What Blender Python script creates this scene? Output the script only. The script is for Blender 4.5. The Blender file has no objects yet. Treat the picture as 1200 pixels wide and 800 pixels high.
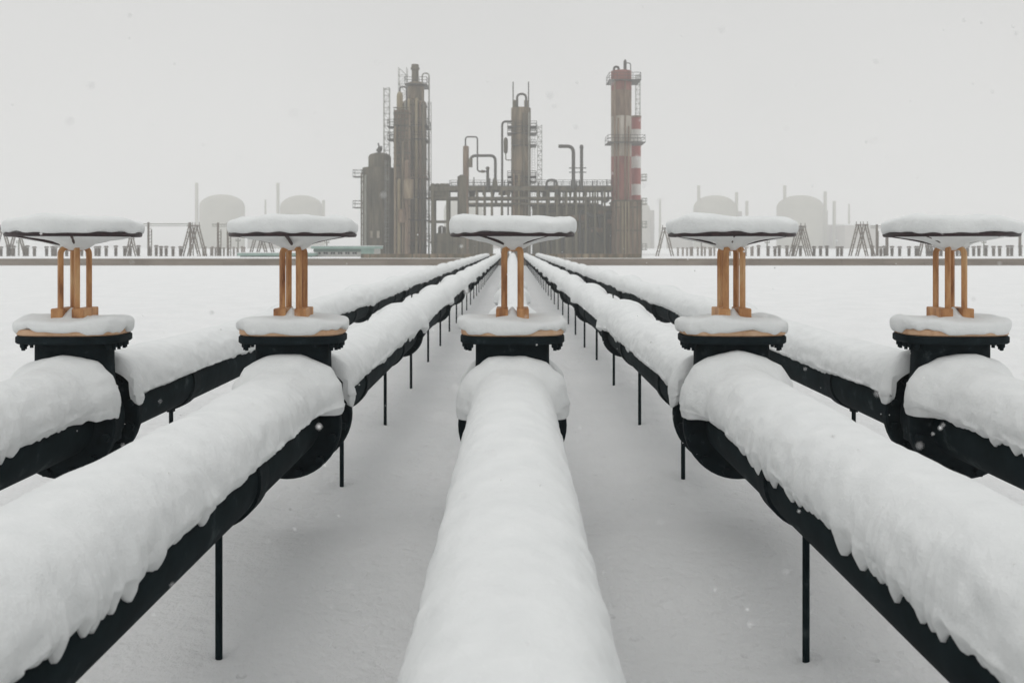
import bpy, math, random
import numpy as np
from mathutils import Vector, Matrix

random.seed(7)
rng = np.random.default_rng(11)
SC = bpy.context.scene
COL = SC.collection
R = math.radians
F = 1020.0          # focal length in photo pixels (photo 1200 wide)
VX, VY = 600.5, 289.0
EYE = 1.37

def X(px, d): return (px - VX) * d / F
def Z(py, d): return EYE + (VY - py) * d / F

# ------------------------------------------------------------------ materials
def new_mat(name):
    m = bpy.data.materials.new(name); m.use_nodes = True
    nt = m.node_tree
    return m, nt, nt.nodes['Principled BSDF']

def noise(nt, scale, detail=4, rough=0.55, vec=None, dist=0.0):
    n = nt.nodes.new('ShaderNodeTexNoise')
    n.inputs['Scale'].default_value = scale; n.inputs['Detail'].default_value = detail
    n.inputs['Roughness'].default_value = rough; n.inputs['Distortion'].default_value = dist
    if vec: nt.links.new(vec, n.inputs['Vector'])
    return n

def ramp(nt, src, stops, interp='LINEAR'):
    r = nt.nodes.new('ShaderNodeValToRGB'); r.color_ramp.interpolation = interp
    e = r.color_ramp.elements
    while len(e) > 1: e.remove(e[-1])
    e[0].position = stops[0][0]; e[0].color = (*stops[0][1], 1)
    for p, c in stops[1:]:
        k = e.new(p); k.color = (*c, 1)
    nt.links.new(src, r.inputs['Fac'])
    return r

def mapped(nt, scale=(1, 1, 1)):
    tc = nt.nodes.new('ShaderNodeNewGeometry')
    mp = nt.nodes.new('ShaderNodeMapping'); mp.inputs['Scale'].default_value = scale
    nt.links.new(tc.outputs['Position'], mp.inputs['Vector'])
    return mp.outputs['Vector']

def bump(nt, bsdf, src, strength, dist):
    b = nt.nodes.new('ShaderNodeBump'); b.inputs['Strength'].default_value = strength
    b.inputs['Distance'].default_value = dist
    nt.links.new(src, b.inputs['Height']); nt.links.new(b.outputs['Normal'], bsdf.inputs['Normal'])
    return b

def surf(name, stops, scale=3.0, rough=0.6, stretch=(1, 1, 1), bump_s=0.2, bump_d=0.01, metallic=0.0, detail=6, spec=None):
    m, nt, b = new_mat(name)
    v = mapped(nt, stretch)
    n = noise(nt, scale, detail, 0.6, v)
    r = ramp(nt, n.outputs['Fac'], stops)
    nt.links.new(r.outputs['Color'], b.inputs['Base Color'])
    b.inputs['Roughness'].default_value = rough; b.inputs['Metallic'].default_value = metallic
    if bump_s: bump(nt, b, n.outputs['Fac'], bump_s, bump_d)
    if spec is not None: b.inputs['Specular IOR Level'].default_value = spec
    return m

def snow_mat(name, fine=60.0, lump=7.0, strength=0.5, dist=0.012):
    m, nt, b = new_mat(name)
    v = mapped(nt)
    n1 = noise(nt, lump, 3, 0.5, v); n2 = noise(nt, fine, 5, 0.7, v)
    mx = nt.nodes.new('ShaderNodeMath'); mx.operation = 'MULTIPLY_ADD'
    nt.links.new(n2.outputs['Fac'], mx.inputs[0]); mx.inputs[1].default_value = 0.22
    nt.links.new(n1.outputs['Fac'], mx.inputs[2])
    n3 = noise(nt, 230.0, 3, 0.7, v)
    mx3 = nt.nodes.new('ShaderNodeMath'); mx3.operation = 'MULTIPLY_ADD'
    nt.links.new(n3.outputs['Fac'], mx3.inputs[0]); mx3.inputs[1].default_value = 0.13
    nt.links.new(mx.outputs[0], mx3.inputs[2]); mx = mx3
    r = ramp(nt, n1.outputs['Fac'], [(0.3, (0.77, 0.787, 0.785)), (0.7, (0.825, 0.84, 0.837))])
    nt.links.new(r.outputs['Color'], b.inputs['Base Color'])
    b.inputs['Roughness'].default_value = 0.75
    b.inputs['Specular IOR Level'].default_value = 0.25
    b.inputs['Subsurface Weight'].default_value = 0.0
    bump(nt, b, mx.outputs[0], strength, dist)
    return m

M = {}
M['snow'] = snow_mat('packed_snow', 60, 10, 0.9, 0.015)
def ground_mat():
    m, nt, b = new_mat('ground_snow')
    v = mapped(nt)
    n1 = noise(nt, 1.3, 4, 0.5, v); n2 = noise(nt, 24, 6, 0.7, v); n3 = noise(nt, 5.5, 3, 0.5, v)
    vo = nt.nodes.new('ShaderNodeTexVoronoi'); vo.inputs['Scale'].default_value = 5.0
    vo.inputs['Randomness'].default_value = 1.0; nt.links.new(v, vo.inputs['Vector'])
    pits = ramp(nt, vo.outputs['Distance'], [(0.0, (0, 0, 0)), (0.05, (0.55, 0.55, 0.55)), (0.09, (1, 1, 1))])
    a = nt.nodes.new('ShaderNodeMath'); a.operation = 'MULTIPLY_ADD'
    nt.links.new(n2.outputs['Fac'], a.inputs[0]); a.inputs[1].default_value = 0.42; nt.links.new(n3.outputs['Fac'], a.inputs[2])
    c = nt.nodes.new('ShaderNodeMath'); c.operation = 'MULTIPLY_ADD'
    nt.links.new(pits.outputs['Color'], c.inputs[0]); c.inputs[1].default_value = 0.3; nt.links.new(a.outputs[0], c.inputs[2])
    r = ramp(nt, n1.outputs['Fac'], [(0.3, (0.87, 0.88, 0.88)), (0.7, (0.925, 0.93, 0.93))])
    nt.links.new(r.outputs['Color'], b.inputs['Base Color'])
    b.inputs['Roughness'].default_value = 0.8; b.inputs['Specular IOR Level'].default_value = 0.2
    bump(nt, b, c.outputs[0], 1.0, 0.055)
    return m
M['ground'] = ground_mat()
M['black'] = surf('black_painted_steel', [(0.3, (0.005, 0.010, 0.012)), (0.6, (0.010, 0.018, 0.021)), (0.74, (0.045, 0.058, 0.062))], 9, 0.8, bump_s=0.35, bump_d=0.004, spec=0.07)
M['blackcast'] = surf('black_cast_iron', [(0.3, (0.004, 0.008, 0.010)), (0.62, (0.010, 0.017, 0.020)), (0.76, (0.05, 0.064, 0.068))], 14, 0.75, bump_s=0.6, bump_d=0.006, spec=0.10)
M['ochre'] = surf('ochre_rusty_paint', [(0.30, (0.13, 0.045, 0.018)), (0.43, (0.37, 0.165, 0.062)), (0.57, (0.53, 0.275, 0.115)), (0.72, (0.64, 0.42, 0.22))], 16, 0.55, (1, 1, 0.25), 0.3, 0.003)
M['ochrepale'] = surf('pale_ochre_paint', [(0.25, (0.34, 0.17, 0.09)), (0.45, (0.56, 0.35, 0.21)), (0.85, (0.68, 0.50, 0.36))], 14, 0.6, (1, 1, 0.5), 0.3, 0.003)
M['wheel'] = surf('dark_maroon_iron', [(0.3, (0.012, 0.007, 0.008)), (0.6, (0.030, 0.012, 0.014)), (0.85, (0.07, 0.03, 0.028))], 30, 0.5, bump_s=0.3, bump_d=0.003)
M['concrete'] = surf('weathered_concrete', [(0.25, (0.17, 0.14, 0.115)), (0.5, (0.24, 0.205, 0.17)), (0.8, (0.32, 0.28, 0.24))], 0.35, 0.85, (1, 1, 6), 0.2, 0.02)
M['dome'] = surf('dome_concrete', [(0.3, (0.29, 0.28, 0.21)), (0.7, (0.36, 0.345, 0.27))], 0.08, 0.9, bump_s=0)
M['annex'] = surf('annex_cladding', [(0.3, (0.33, 0.30, 0.255)), (0.7, (0.40, 0.37, 0.325))], 0.1, 0.9, bump_s=0)
M['tower'] = surf('stained_tower_steel', [(0.30, (0.055, 0.047, 0.028)), (0.44, (0.125, 0.100, 0.062)), (0.56, (0.20, 0.150, 0.098)), (0.72, (0.33, 0.27, 0.18))], 1.1, 0.7, (1, 1, 0.12), 0.3, 0.05)
M['towerd'] = surf('dark_tower_steel', [(0.3, (0.045, 0.042, 0.026)), (0.5, (0.098, 0.086, 0.056)), (0.72, (0.175, 0.145, 0.10))], 1.3, 0.7, (1, 1, 0.15), 0.3, 0.05)
M['rust'] = surf('rusty_brown_steel', [(0.3, (0.09, 0.060, 0.040)), (0.5, (0.185, 0.125, 0.082)), (0.72, (0.30, 0.225, 0.155))], 1.0, 0.75, (1, 1, 0.2), 0.3, 0.05)
M['tan'] = surf('yellowed_tan_steel', [(0.25, (0.15, 0.12, 0.065)), (0.5, (0.25, 0.20, 0.12)), (0.8, (0.36, 0.31, 0.21))], 1.2, 0.75, (1, 1, 0.2), 0.3, 0.05)
M['olive'] = surf('olive_grey_cladding', [(0.3, (0.07, 0.068, 0.042)), (0.5, (0.125, 0.112, 0.074)), (0.72, (0.19, 0.165, 0.115))], 0.9, 0.8, (1, 1, 0.15), 0.3, 0.05)
M['redpaint'] = surf('faded_red_paint', [(0.28, (0.12, 0.06, 0.045)), (0.48, (0.25, 0.085, 0.065)), (0.72, (0.32, 0.16, 0.125))], 0.9, 0.7, (1, 1, 0.25), 0.2, 0.03)
M['redbright'] = surf('red_band_paint', [(0.3, (0.27, 0.065, 0.055)), (0.7, (0.36, 0.12, 0.10))], 1.0, 0.65, (1, 1, 0.3), 0.1, 0.02)
M['whitepaint'] = surf('dirty_white_paint', [(0.3, (0.20, 0.17, 0.135)), (0.5, (0.36, 0.32, 0.265)), (0.72, (0.50, 0.46, 0.40))], 0.9, 0.7, (1, 1, 0.25), 0.2, 0.03)
M['whitebright'] = surf('white_band_paint', [(0.25, (0.55, 0.53, 0.50)), (0.8, (0.70, 0.68, 0.65))], 1.0, 0.7, (1, 1, 0.3), 0.1, 0.02)
M['rackpipe'] = surf('rack_pipe_grey', [(0.3, (0.045, 0.048, 0.042)), (0.7, (0.10, 0.09, 0.075))], 1.5, 0.6, bump_s=0)
M['galv'] = surf('galvanised_steel', [(0.3, (0.20, 0.20, 0.17)), (0.7, (0.30, 0.295, 0.26))], 2.0, 0.6, bump_s=0)
M['lattice'] = surf('weathered_brown_lattice', [(0.3, (0.12, 0.10, 0.08)), (0.7, (0.20, 0.17, 0.14))], 2.0, 0.7, bump_s=0)
M['ins'] = surf('brown_porcelain', [(0.3, (0.10, 0.085, 0.07)), (0.7, (0.19, 0.16, 0.135))], 0.8, 0.5, bump_s=0)
M['inspale'] = surf('pale_porcelain', [(0.3, (0.22, 0.19, 0.165)), (0.7, (0.32, 0.28, 0.25))], 0.8, 0.5, bump_s=0)
M['teal'] = surf('faded_teal_cladding', [(0.3, (0.20, 0.31, 0.27)), (0.7, (0.29, 0.41, 0.36))], 1.0, 0.6, (1, 1, 0.3), bump_s=0)
M['tealwall'] = surf('pale_wall_panel', [(0.3, (0.42, 0.42, 0.39)), (0.7, (0.52, 0.51, 0.49))], 1.0, 0.7, bump_s=0)
M['tealdark'] = surf('dark_teal_trim', [(0.3, (0.09, 0.14, 0.12)), (0.7, (0.13, 0.19, 0.165))], 1.0, 0.7, bump_s=0)
def glass_mat():
    m, nt, b = new_mat('dark_window_glass')
    b.inputs['Base Color'].default_value = (0.05, 0.06, 0.06, 1); b.inputs['Roughness'].default_value = 0.15
    return m
M['glass'] = glass_mat()

# ------------------------------------------------------------------ mesh builder
class MB:
    def __init__(s): s.v = []; s.f = []; s.mi = []; s.cur = 0
    def add(s, vs, fs):
        o = len(s.v); s.v += [tuple(v) for v in vs]
        for f in fs: s.f.append(tuple(o + i for i in f)); s.mi.append(s.cur)
        return s
    def box(s, x0, x1, y0, y1, z0, z1):
        vs = [(x0,y0,z0),(x1,y0,z0),(x1,y1,z0),(x0,y1,z0),(x0,y0,z1),(x1,y0,z1),(x1,y1,z1),(x0,y1,z1)]
        return s.add(vs, [(0,3,2,1),(4,5,6,7),(0,1,5,4),(1,2,6,5),(2,3,7,6),(3,0,4,7)])
    def ring_stack(s, rings, cap0=True, cap1=True, closed=True):
        n = len(rings[0]); vs = [p for r in rings for p in r]; fs = []
        for i in range(len(rings) - 1):
            for j in range(n if closed else n - 1):
                a = i*n + j; b = i*n + (j+1) % n
                fs.append((a, b, b+n, a+n))
        if cap0: fs.append(tuple(reversed(range(n))))
        if cap1: fs.append(tuple(range((len(rings)-1)*n, len(rings)*n)))
        return s.add(vs, fs)
    def rev(s, prof, c=(0,0,0), axis='z', seg=24):
        """prof: list of (radius, height along axis)"""
        rings = []
        for r, h in prof:
            r = max(r, 1e-4); ring = []
            for k in range(seg):
                a = 2*math.pi*k/seg
                if axis == 'z': p = (c[0]+r*math.cos(a), c[1]+r*math.sin(a), c[2]+h)
                else: p = (c[0]+r*math.cos(a), c[1]+h, c[2]-r*math.sin(a))
                ring.append(p)
            rings.append(ring)
        return s.ring_stack(rings)
    def tube(s, pts, r, seg=8, bend=0.0, bseg=5, rads=None):
        pts = [Vector(p) for p in pts]
        if bend > 0 and len(pts) > 2:
            out = [pts[0]]
            for i in range(1, len(pts)-1):
                p, a, b = pts[i], pts[i-1], pts[i+1]
                bb = min(bend, (a-p).length*0.49, (b-p).length*0.49)
                u = p + (a-p).normalized()*bb; w = p + (b-p).normalized()*bb
                for k in range(bseg+1):
                    t = k/bseg; out.append((1-t)**2*u + 2*t*(1-t)*p + t*t*w)
            out.append(pts[-1]); pts = out
        rings = []; prev = None
        for i, p in enumerate(pts):
            if i == 0: d = pts[1]-p
            elif i == len(pts)-1: d = p-pts[-2]
            else: d = (pts[i+1]-p).normalized() + (p-pts[i-1]).normalized()
            d.normalize()
            up = prev if prev is not None else (Vector((0,0,1)) if abs(d.z) < 0.9 else Vector((0,1,0)))
            x = up.cross(d)
            if x.length < 1e-5: x = Vector((1,0,0)).cross(d)
            x.normalize(); y = d.cross(x).normalized(); prev = y
            rr = rads[i] if rads else r
            rings.append([p + x*rr*math.cos(2*math.pi*k/seg) + y*rr*math.sin(2*math.pi*k/seg) for k in range(seg)])
        return s.ring_stack(rings)
    def bar(s, a, b, w):
        """square bar between two points"""
        a = Vector(a); b = Vector(b); d = (b-a).normalized()
        up = Vector((0,0,1)) if abs(d.z) < 0.9 else Vector((0,1,0))
        x = up.cross(d).normalized()*w/2; y = d.cross(x).normalized()*w/2
        return s.ring_stack([[a-x-y, a+x-y, a+x+y, a-x+y], [b-x-y, b+x-y, b+x+y, b-x+y]])
    def build(s, name, mats, parent=None, smooth=False, bevel=0.0, loc=None):
        me = bpy.data.meshes.new(name); me.from_pydata(s.v, [], s.f)
        if not isinstance(mats, (list, tuple)): mats = [mats]
        for m in mats: me.materials.append(m)
        if len(mats) > 1: me.polygons.foreach_set('material_index', s.mi)
        me.update()
        o = bpy.data.objects.new(name, me); COL.objects.link(o)
        if parent is not None: o.parent = parent
        if loc is not None: o.location = loc
        if smooth:
            for p in me.polygons: p.use_smooth = True
            if smooth == 'auto':
                me.set_sharp_from_angle(angle=R(35))
        if bevel:
            bm_ = o.modifiers.new('b', 'BEVEL'); bm_.width = bevel; bm_.segments = 2; bm_.limit_method = 'ANGLE'
        return o

def thing(name, label, cat, loc=(0,0,0), group=None):
    o = bpy.data.objects.new(name, None); COL.objects.link(o); o.location = loc
    o.empty_display_size = 0.2
    return tag(o, label, cat, group)
def tag(o, label=None, cat=None, group=None, kind=None):
    if label: o['label'] = label
    if cat: o['category'] = cat
    if group: o['group'] = group
    if kind: o['kind'] = kind
    return o
def kids(o): return [c for c in bpy.data.objects if c.parent == o]
def copy_tree(o, parent=None):
    c = o.copy(); COL.objects.link(c)
    if parent is not None: c.parent = parent
    for ch in kids(o): copy_tree(ch, c)
    return c

# ------------------------------------------------------------------ noise in numpy
def n1(x, seed):
    g = np.random.default_rng(seed).uniform(-1, 1, 4096)
    x = np.asarray(x, float) + 1000.0
    i = np.floor(x).astype(int); t = x - i; t = t*t*(3-2*t)
    return g[i % 4096]*(1-t) + g[(i+1) % 4096]*t
def n2(x, y, seed):
    g = np.random.default_rng(seed).uniform(-1, 1, (256, 256))
    x = np.asarray(x, float)+500; y = np.asarray(y, float)+500
    i = np.floor(x).astype(int); j = np.floor(y).astype(int)
    u = x-i; v = y-j; u = u*u*(3-2*u); v = v*v*(3-2*v)
    i0, i1, j0, j1 = i % 256, (i+1) % 256, j % 256, (j+1) % 256
    return (g[i0,j0]*(1-u)+g[i1,j0]*u)*(1-v) + (g[i0,j1]*(1-u)+g[i1,j1]*u)*v

def grid_mesh(name, P, mat, parent=None, wrap=False, loc=None):
    """P: array rows x cols x 3"""
    nr, nc, _ = P.shape
    me = bpy.data.meshes.new(name)
    idx = np.arange(nr*nc).reshape(nr, nc)
    if wrap:
        b = np.roll(idx, -1, axis=1)
        q = np.stack([idx[:-1], b[:-1], b[1:], idx[1:]], -1).reshape(-1, 4)
    else:
        q = np.stack([idx[:-1,:-1], idx[:-1,1:], idx[1:,1:], idx[1:,:-1]], -1).reshape(-1, 4)
    me.vertices.add(nr*nc); me.vertices.foreach_set('co', P.reshape(-1).astype(np.float32))
    me.loops.add(q.size); me.loops.foreach_set('vertex_index', q.reshape(-1).astype(np.int32))
    me.polygons.add(len(q)); me.polygons.foreach_set('loop_start', np.arange(0, q.size, 4, dtype=np.int32))
    me.polygons.foreach_set('use_smooth', np.ones(len(q), bool))
    me.materials.append(mat); me.update(calc_edges=True); me.validate()
    o = bpy.data.objects.new(name, me); COL.objects.link(o)
    if parent is not None: o.parent = parent
    if loc is not None: o.location = loc
    return o

# ------------------------------------------------------------------ world, sun, camera
w = bpy.data.worlds.new("World"); SC.world = w; w.use_nodes = True
nt = w.node_tree; bg = nt.nodes['Background']
SUN_EL, SUN_ROT = 68, 200
sky = nt.nodes.new('ShaderNodeTexSky'); sky.sky_type = 'NISHITA'; sky.sun_disc = False
sky.sun_elevation = R(SUN_EL); sky.sun_rotation = R(SUN_ROT); sky.dust_density = 4
hs = nt.nodes.new('ShaderNodeHueSaturation'); hs.inputs['Saturation'].default_value = 0.25
nt.links.new(sky.outputs['Color'], hs.inputs['Color'])
tc = nt.nodes.new('ShaderNodeTexCoord'); sep = nt.nodes.new('ShaderNodeSeparateXYZ')
nt.links.new(tc.outputs['Generated'], sep.inputs[0])
cl = ramp(nt, sep.outputs['Z'], [(0.0, (0.75, 0.748, 0.735)), (0.12, (0.75, 0.748, 0.735)), (0.3, (0.71, 0.71, 0.70)), (1.0, (0.88, 0.89, 0.895))])
cn = noise(nt, 3.0, 3, 0.5, tc.outputs['Generated'])
cnr = ramp(nt, cn.outputs['Fac'], [(0.3, (0.97, 0.97, 0.97)), (0.7, (1.02, 1.02, 1.02))])
mu = nt.nodes.new('ShaderNodeMixRGB'); mu.blend_type = 'MULTIPLY'; mu.inputs[0].default_value = 1
nt.links.new(cl.outputs['Color'], mu.inputs[1]); nt.links.new(cnr.outputs['Color'], mu.inputs[2])
sc10 = nt.nodes.new('ShaderNodeMixRGB'); sc10.blend_type = 'MULTIPLY'; sc10.inputs[0].default_value = 1; sc10.inputs[2].default_value = (10, 10, 10, 1)
nt.links.new(mu.outputs['Color'], sc10.inputs[1])
mixw = nt.nodes.new('ShaderNodeMixRGB'); mixw.inputs[0].default_value = 0.96
nt.links.new(hs.outputs['Color'], mixw.inputs[1]); nt.links.new(sc10.outputs['Color'], mixw.inputs[2])
nt.links.new(mixw.outputs['Color'], bg.inputs['Color'])
bg.inputs['Strength'].default_value = 0.1

sd = bpy.data.lights.new('sun', 'SUN'); sd.energy = 0.5; sd.angle = R(40); sd.color = (1, 0.975, 0.94)
so = bpy.data.objects.new('sun', sd); COL.objects.link(so)
az = R(SUN_ROT)
sdir = Vector((math.sin(az)*math.cos(R(SUN_EL)), math.cos(az)*math.cos(R(SUN_EL)), math.sin(R(SUN_EL))))
so.rotation_euler = sdir.to_track_quat('Z', 'Y').to_euler()

cd = bpy.data.cameras.new('camera'); cam = bpy.data.objects.new('camera', cd); COL.objects.link(cam)
cam.location = (0, 0, EYE); cam.rotation_euler = (R(90), 0, 0)
cd.sensor_width = 36; cd.lens = F/1200*36
cd.shift_y = -(400-VY)/1200; cd.shift_x = -(VX-600)/1200
cd.clip_start = 0.05; cd.clip_end = 5000
cd.dof.use_dof = True; cd.dof.focus_distance = 4.1; cd.dof.aperture_fstop = 5.0
SC.camera = cam
SC.view_settings.view_transform = 'Standard'; SC.view_settings.look = 'None'
SC.view_settings.exposure = -0.04; SC.view_settings.gamma = 1.0
SC.render.engine = 'CYCLES'
cy = SC.cycles
cy.use_denoising = True; cy.volume_bounces = 2; cy.max_bounces = 8; cy.diffuse_bounces = 5
cy.sample_clamp_indirect = 8

# ------------------------------------------------------------------ ground
def spaced(fine0, fine1, step, far, grow=1.13):
    a = list(np.arange(fine0, fine1, step)); s = step; v = a[-1]
    while v < far: s *= grow; v += s; a.append(min(v, far))
    return a
xs = spaced(0, 9, 0.055, 995); xs = np.array([-v for v in xs[:0:-1]] + xs)
ys = spaced(0.0, 11, 0.055, 995, 1.05); neg = spaced(0.06, 2, 0.3, 280, 1.5); ys = np.array([-v for v in neg[::-1]] + ys)
GX, GY = np.meshgrid(xs, ys)
fade = np.clip(1 - (np.hypot(GX, GY)-18)/30, 0, 1)
GZ = (0.035*n2(GX*0.9, GY*0.6, 3) + 0.020*n2(GX*2.3+5, GY*1.6, 4) + 0.007*n2(GX*6, GY*5, 5) + 0.0035*n2(GX*13, GY*13, 6))
GZ += 0.06*np.sin((GY-3.1)*2.6 + 0.7*n2(GX*0.5, GY*0.3, 8))*np.exp(-((GY-3.5)/1.6)**2)
GZ *= fade
POST_D = [-2.26, -0.52, 1.22, 2.965]
d_ = 5.1
while d_ < 72: POST_D.append(d_); d_ += 1.742
for px_ in (-2, -1, 0, 1, 2):
    for pd in POST_D[:8]:
        r2 = (GX-px_)**2 + (GY-pd)**2
        GZ -= 0.018*np.exp(-r2/0.0035); GZ += 0.008*np.exp(-r2/0.03)
ground = grid_mesh('ground', np.stack([GX, GY, GZ], -1), M['ground'])
tag(ground, kind='structure')

# low snowy rise far away on the left
hx = np.linspace(-60, 60, 60); hy = np.linspace(-40, 40, 20)
HX, HY = np.meshgrid(hx, hy)
HZ = 36*np.exp(-(HX/34)**4)*np.exp(-(HY/24)**2)*(0.85+0.12*n2(HX*0.06, HY*0.05, 21)) - 3
hill = grid_mesh('hill', np.stack([HX, HY, HZ], -1), M['ground'], loc=(X(78, 900), 900, 0))
tag(hill, kind='structure')

# ------------------------------------------------------------------ pipelines
RP = 0.148; ZP = 0.582
COUP = [7.8 + 3.5*k for k in range(18)]
ENDY = 69.5
VAL = 3.98
NEAR_F, FAR_F = 3.87, 4.12

def drip(y, seed, dens=1.0):
    """saw-toothed lower snow edge: cells of random width, each a lobe or a point"""
    r = np.random.default_rng(seed)
    edges = [-6.0]
    while edges[-1] < 80: edges.append(edges[-1] + min(0.13, 0.012+r.exponential(0.034))/dens)
    edges = np.array(edges); n = len(edges)
    amp = r.uniform(0.15, 1.0, n)**1.3; pw = r.choice([0.75, 0.95, 1.3, 2.0], n); sk = r.uniform(0.3, 0.8, n)
    pw = np.where(amp > 0.55, np.minimum(pw, 0.85), pw)
    k = np.clip(np.searchsorted(edges, y) - 1, 0, n-2)
    u = (y-edges[k])/(edges[k+1]-edges[k])
    s = sk[k]
    tri = np.where(u < s, u/s, (1-u)/(1-s))
    return amp[k]*(1-(1-tri)**pw[k])

def snow_blanket(y0, y1, seed, parent, name='snow_cover', cap0=False, cap1=False, lean=0.0, fl=()):
    ylist = []
    y = y0
    while y < y1:
        ylist.append(y); y += 0.05 if y < 0.6 else max(0.0055, 0.0032*y)
    ylist.append(y1)
    for c in COUP:
        if y0 < c < y1: ylist += [c+e for e in (-0.09, -0.06, -0.035, -0.02, -0.01, 0, 0.01, 0.02, 0.035, 0.06, 0.09, 0.14)]
    if cap1: ylist += [y1-0.0005*k*k for k in range(1, 14)]
    if cap0: ylist += [y0+0.0005*k*k for k in range(1, 14)]
    ys = np.array(sorted(set(round(v, 5) for v in ylist)))
    n = len(ys)
    calm = 0.45 if seed in (101, 501) else 1.0
    b = np.zeros(n); hump = np.zeros(n); groove = np.zeros(n)
    rr = np.random.default_rng(seed+77)
    for c in COUP:
        b = np.maximum(b, np.exp(-((ys-c)/0.075)**2))
        q = ys-c
        hump += np.where(q < 0, np.exp(-(q/0.55)**2), np.exp(-(q/0.14)**2))*rr.uniform(0.012, 0.036)
        groove += np.exp(-(q/0.016)**2)*rr.choice([0.012, 0.026, 0.036])
    bf = np.zeros(n)
    for c in fl:      # the valve's own flanges
        bf = np.maximum(bf, np.exp(-np.abs((ys-c)/0.10)**4)); hump += np.where(ys < c, np.exp(-((ys-c)/0.28)**2), np.exp(-((ys-c)/0.3)**2))*(0.012 if calm == 1 else 0.004)
        b = np.maximum(b, np.exp(-np.abs((ys-c)/(0.095+0.02*n1(ys*2, seed+60)))**2))
    far = np.clip((ys-9)/10, 0, 1)
    H = 0.252 + calm*(0.010*n1(ys*1.1, seed) + 0.005*n1(ys*3.1, seed+1) + 0.002*n1(ys*8, seed+2)) + 0.007*bf*n1(ys*9, seed+61) + hump + 0.028*b + 0.018*bf - groove
    W = 0.176 + 0.066*b + 0.012*bf + 0.25*hump
    m = np.ones(n)
    if cap1: m = np.minimum(m, (1-np.clip((ys-(y1-0.075))/0.075, 0, 1)**2.6)**(1/2.2))
    if cap0: m = np.minimum(m, (1-np.clip(((y0+0.05)-ys)/0.05, 0, 1)**2.6)**(1/2.2))
    Rin = RP + 0.06*b + 0.034*bf
    cols = []
    sside = []
    for side in (-1, 1):
        sd_ = seed*13 + (5 if side > 0 else 9)
        dr = drip(ys, sd_)
        dr = np.clip(dr + 0.22*drip(ys, sd_+50, 2.2)*(1-far), 0, 1.25)
        dr = dr*(1-0.35*far)
        ker = np.array([.15, .7, .15]); dr = np.convolve(dr, ker, 'same')
        big = np.clip(0.5+0.9*n1(ys*1.7, sd_+3), 0.12, 1.3)
        zb = 0.066 - 0.014*(n1(ys*0.9, sd_+1)+1) - 0.012*bf - 0.052*dr*big*(1-0.35*bf) + 0.13*(1-m)**1.5
        wid = W*(1+0.016*calm*n1(ys*1.6, sd_+2)) + 0.002*n1(ys*11, sd_+4)
        sside.append((zb, wid, dr))
    NU, NL = 16, 9
    # from left lip, up the left flank, over the top, down the right flank, right lip
    def pts(side, zb, wid, dr):
        out = []
        zc = 0.075 + 0.015*bf
        We = Rin + 0.005
        Wm = Rin + (wid-Rin)*m; Hm = np.maximum(Rin*0.98, Rin + (H-Rin)*m)
        for k in range(NU+1):                      # top (k=0) to flank
            a = k/NU*math.pi/2
            x = Wm*math.sin(a)**0.92 if k else 0*Wm
            z = zc + (Hm-zc)*math.cos(a)**0.93 if k < NU else zc + 0*Hm
            wgt = (k/NU)**3
            fl_ = 0.012*(dr-0.35)*wgt + 0.0045*n2(ys*21, np.full(n, k*0.45)+side*9, seed+30)*(k/NU)
            lump = 0.0045*calm*n2(ys*3.0, np.full(n, k*0.3*side)+20, seed+31) + 0.006*bf*n2(ys*7.0, np.full(n, k*0.5*side)+40, seed+34) + 0.0020*calm*n2(ys*9.0, np.full(n, k*0.6*side)+20, seed+32) + 0.0008*n2(ys*32.0, np.full(n, k*1.7*side)+50, seed+33)
            rad = (fl_+lump)*m
            out.append(np.stack([side*(x+rad*math.sin(a)), ys, z+rad*math.cos(a)], -1))
        for k in range(1, NL+1):
            t = k/NL
            x = Wm + 0.012*(dr-0.35)*m - (Wm-np.minimum(We, Wm))*t**1.9
            x = x + 0.005*n2(ys*18, np.full(n, (NU+k)*0.45)+side*9, seed+30)*m*(1-t)
            z = zc + (zb-zc)*t
            out.append(np.stack([side*x, ys, z], -1))
        out.append(np.stack([side*(Rin+0.001), ys, zb-0.0015], -1))
        out.append(np.stack([side*(Rin*0.9), ys, zb+0.012], -1))
        return out
    L = pts(-1, *sside[0]); Rr = pts(1, *sside[1])
    P = np.stack(L[::-1] + Rr[1:], 1)
    P[..., 2] += ZP
    P[..., 0] += lean*0
    return grid_mesh(name, P, M['snow'], parent)

def flange_mb(y, r, t=0.045, nuts=12, nr=0.016, rin=None):
    mb = MB(); rin = rin or RP-0.01
    mb.rev([(rin, -t/2), (r-0.008, -t/2), (r, -t/2+0.008), (r, t/2-0.008), (r-0.008, t/2), (rin, t/2)], (0, y, ZP), 'y', 48)
    for k in range(nuts):
        a = 2*math.pi*(k+0.5)/nuts; rr = r-0.028
        mb.rev([(nr, -t/2-0.024), (nr, t/2+0.024)], (rr*math.cos(a), y, ZP+rr*math.sin(a)), 'y', 6)
    return mb

# shared pieces for repeats
_post = MB()
_post.rev([(0.0125, -0.05), (0.0125, 0.44)], (0, 0, 0), 'z', 10)
_clamp = MB()
_clamp.rev([(RP-0.004, -0.05), (RP+0.011, -0.05), (RP+0.011, 0.05), (RP-0.004, 0.05)], (0, 0, ZP), 'y', 40)
_clamp.box(-0.017, 0.017, -0.02, 0.02, ZP-RP-0.03, ZP-RP+0.002)

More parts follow.
